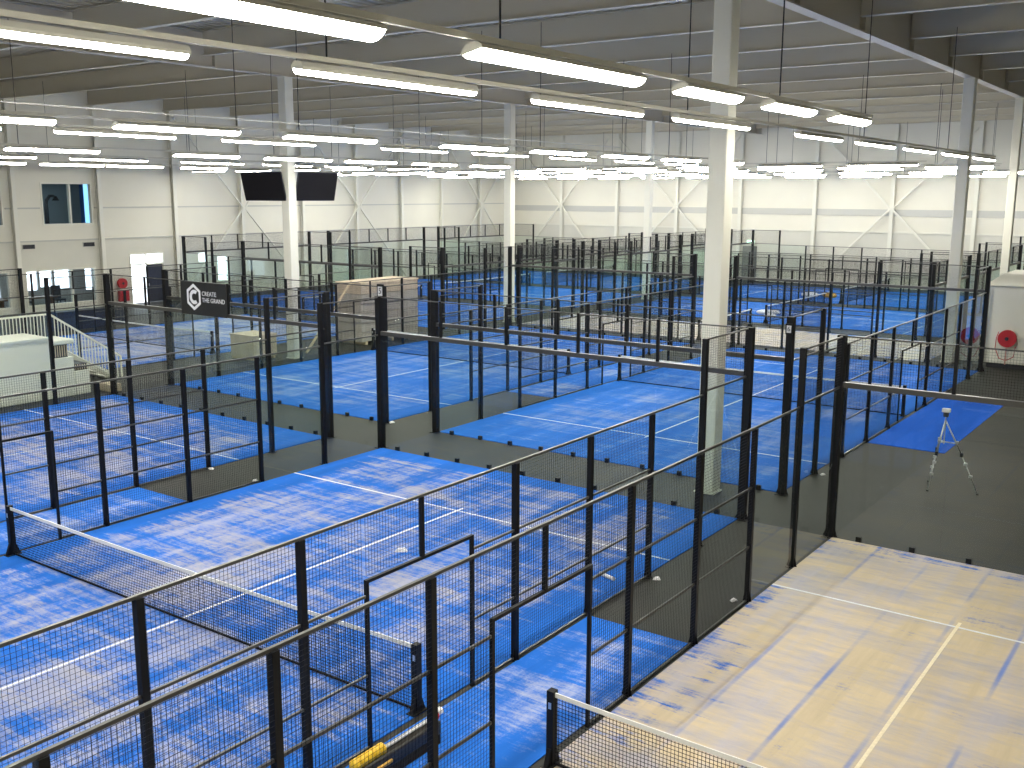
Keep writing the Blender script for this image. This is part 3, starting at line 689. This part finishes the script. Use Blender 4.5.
for y in (3.2, 9.4):
    for x in (-.62, .52): MB().box(x-.05, x+.05, y-.05, y+.05, 0, 1.4).build('leg', STEEL, st)
o = MB().box(-13.5, -12.5, 10.2, 10.6, 0, .25).build('cardboard_box', BEIGE); tag(o, 'flat beige cardboard box on the floor by the white block', 'box'); bevel(o, .01)
t = thing('bar_counter', 'dark navy counter along the wall side of the pale court', 'counter', (-28.3, 19.2, 0))
MB().box(-.3, .3, -1.7, 1.9, 0, .86).build('body', NAVY, t); MB().box(-.36, .36, -1.76, 1.96, .86, .92).build('worktop', DARK, t)

# sacks on the far courts, scraps, tubes
def sack(x, y, l, w, h, m, label, rz=0):
    b = MB(); n = 14
    pr_ = [(0.0, .02), (.7, .04), (.96, .22), (1., .5), (.9, .8), (.55, .97), (0.02, 1.)]
    rings = []
    for r, z in pr_:
        k0 = len(b.v); rings.append(k0)
        for k in range(n):
            a = 2*math.pi*k/n; c, s_ = math.cos(a), math.sin(a); rr = r/max(abs(c)**3+abs(s_)**3, .25)**(1/3)
            b.v.append((rr*c*l/2, rr*s_*w/2, z*h))
    for a, c in zip(rings, rings[1:]):
        for k in range(n): mm = (k+1) % n; b.f.append((a+k, a+mm, c+mm, c+k))
    o = b.build('sack', m, None, (x, y, .016), True); o.rotation_euler.z = rz; tag(o, label, 'sack', 'sacks on the far courts')
sack(-3.6, 45.2, 1.3, .6, .25, SACK, 'white sack on the far blue court, left of the orange-topped pair', .4)
sack(-3.0, 44.0, .7, .4, .2, SACK, 'small white sack in front of the left white sack', -.3)
sack(-5.2, 56.2, 1.1, .6, .3, SACK, 'white sack beside the orange sack', .2)
sack(-4.0, 56.5, .9, .6, .32, ORANGE, 'orange sack on the farthest blue court', -.2)
def scrap(x, y, l, w, h, label, rz=0, z=0.0):
    b = MB(); b.hull([(-l/2,-w/2,0),(l/2,-w*.3,0),(l*.4,w/2,0),(-l*.4,w*.4,0)], [(-l*.35,-w*.3,h),(l*.4,-w*.2,h*.6),(l*.2,w*.4,h),(-l*.2,w*.25,h*.8)])
    o = b.build('plastic_scrap', SACK, None, (x, y, z)); o.rotation_euler.z = rz; tag(o, label, 'scrap', 'white scraps on the floor')
scrap(10.24, 6.0, .14, .09, .05, "white scrap by the last mesh post on the foreground court's right side", .4)
scrap(11.72, 5.9, .13, .09, .04, "white scrap at the foot of the post before the sandy court's side glass", 1.)
scrap(-.24, 5.95, .13, .09, .04, "white scrap at the foot of a post on the foreground court's left side", .7)
scrap(-1.9, 6.0, .14, .09, .04, "white scrap at the foot of a post on the left-edge court's right side", .2)
scrap(-.22, 12.45, .18, .12, .05, "white scrap at the near left corner of the bright blue court", .2)
scrap(-1.85, 12.4, .18, .12, .05, "white scrap by the near right corner of the blue court under the screens", 1.2)
scrap(10.25, 14.4, .13, .09, .04, "white scrap beside the right side of the bright blue court", .9)
scrap(5.73, 4.39, .24, .14, .06, 'crumpled white bag lying on the foreground court', .5, .016)
tb = MB().tube([(9.36, 5.55, .05), (9.70, 5.45, .05)], .035, 14).build('white_tube', SACK); tag(tb, "short white tube lying by the foreground court's right side", 'tube')

# ------------------------------------------------------------------ world, camera, view
w = bpy.data.worlds.new('world'); scene.world = w; w.use_nodes = True
w.node_tree.nodes['Background'].inputs[0].default_value = (.82, .92, 1., 1); w.node_tree.nodes['Background'].inputs[1].default_value = 3.0

cam = bpy.data.cameras.new('camera'); co = bpy.data.objects.new('camera', cam); COL.objects.link(co); scene.camera = co
pos = Vector((18.09873722, -9.22856914, 6.63217668)); yaw, pitch_, roll, fpx = -.62530743, .18489995, .00370398, 1023.38507
fw = Vector((math.sin(yaw)*math.cos(pitch_), math.cos(yaw)*math.cos(pitch_), -math.sin(pitch_)))
rt = Vector((math.cos(yaw), -math.sin(yaw), 0)); up = rt.cross(fw)
r2 = rt*math.cos(roll) + up*math.sin(roll); u2 = -rt*math.sin(roll) + up*math.cos(roll)
M = Matrix((( r2.x, u2.x, -fw.x, pos.x), (r2.y, u2.y, -fw.y, pos.y), (r2.z, u2.z, -fw.z, pos.z), (0,0,0,1)))
co.matrix_world = M
cam.sensor_fit = 'HORIZONTAL'; cam.sensor_width = 36; cam.lens = fpx/1024*36; cam.clip_end = 500

vs = scene.view_settings
vs.view_transform = 'Standard'; vs.look = 'None'; vs.gamma = 1; vs.use_curve_mapping = False; vs.exposure = 1.0
try:
    scene.cycles.use_denoising = True
    scene.cycles.transparent_max_bounces = 64; scene.cycles.max_bounces = 8; scene.cycles.diffuse_bounces = 2
except Exception: pass
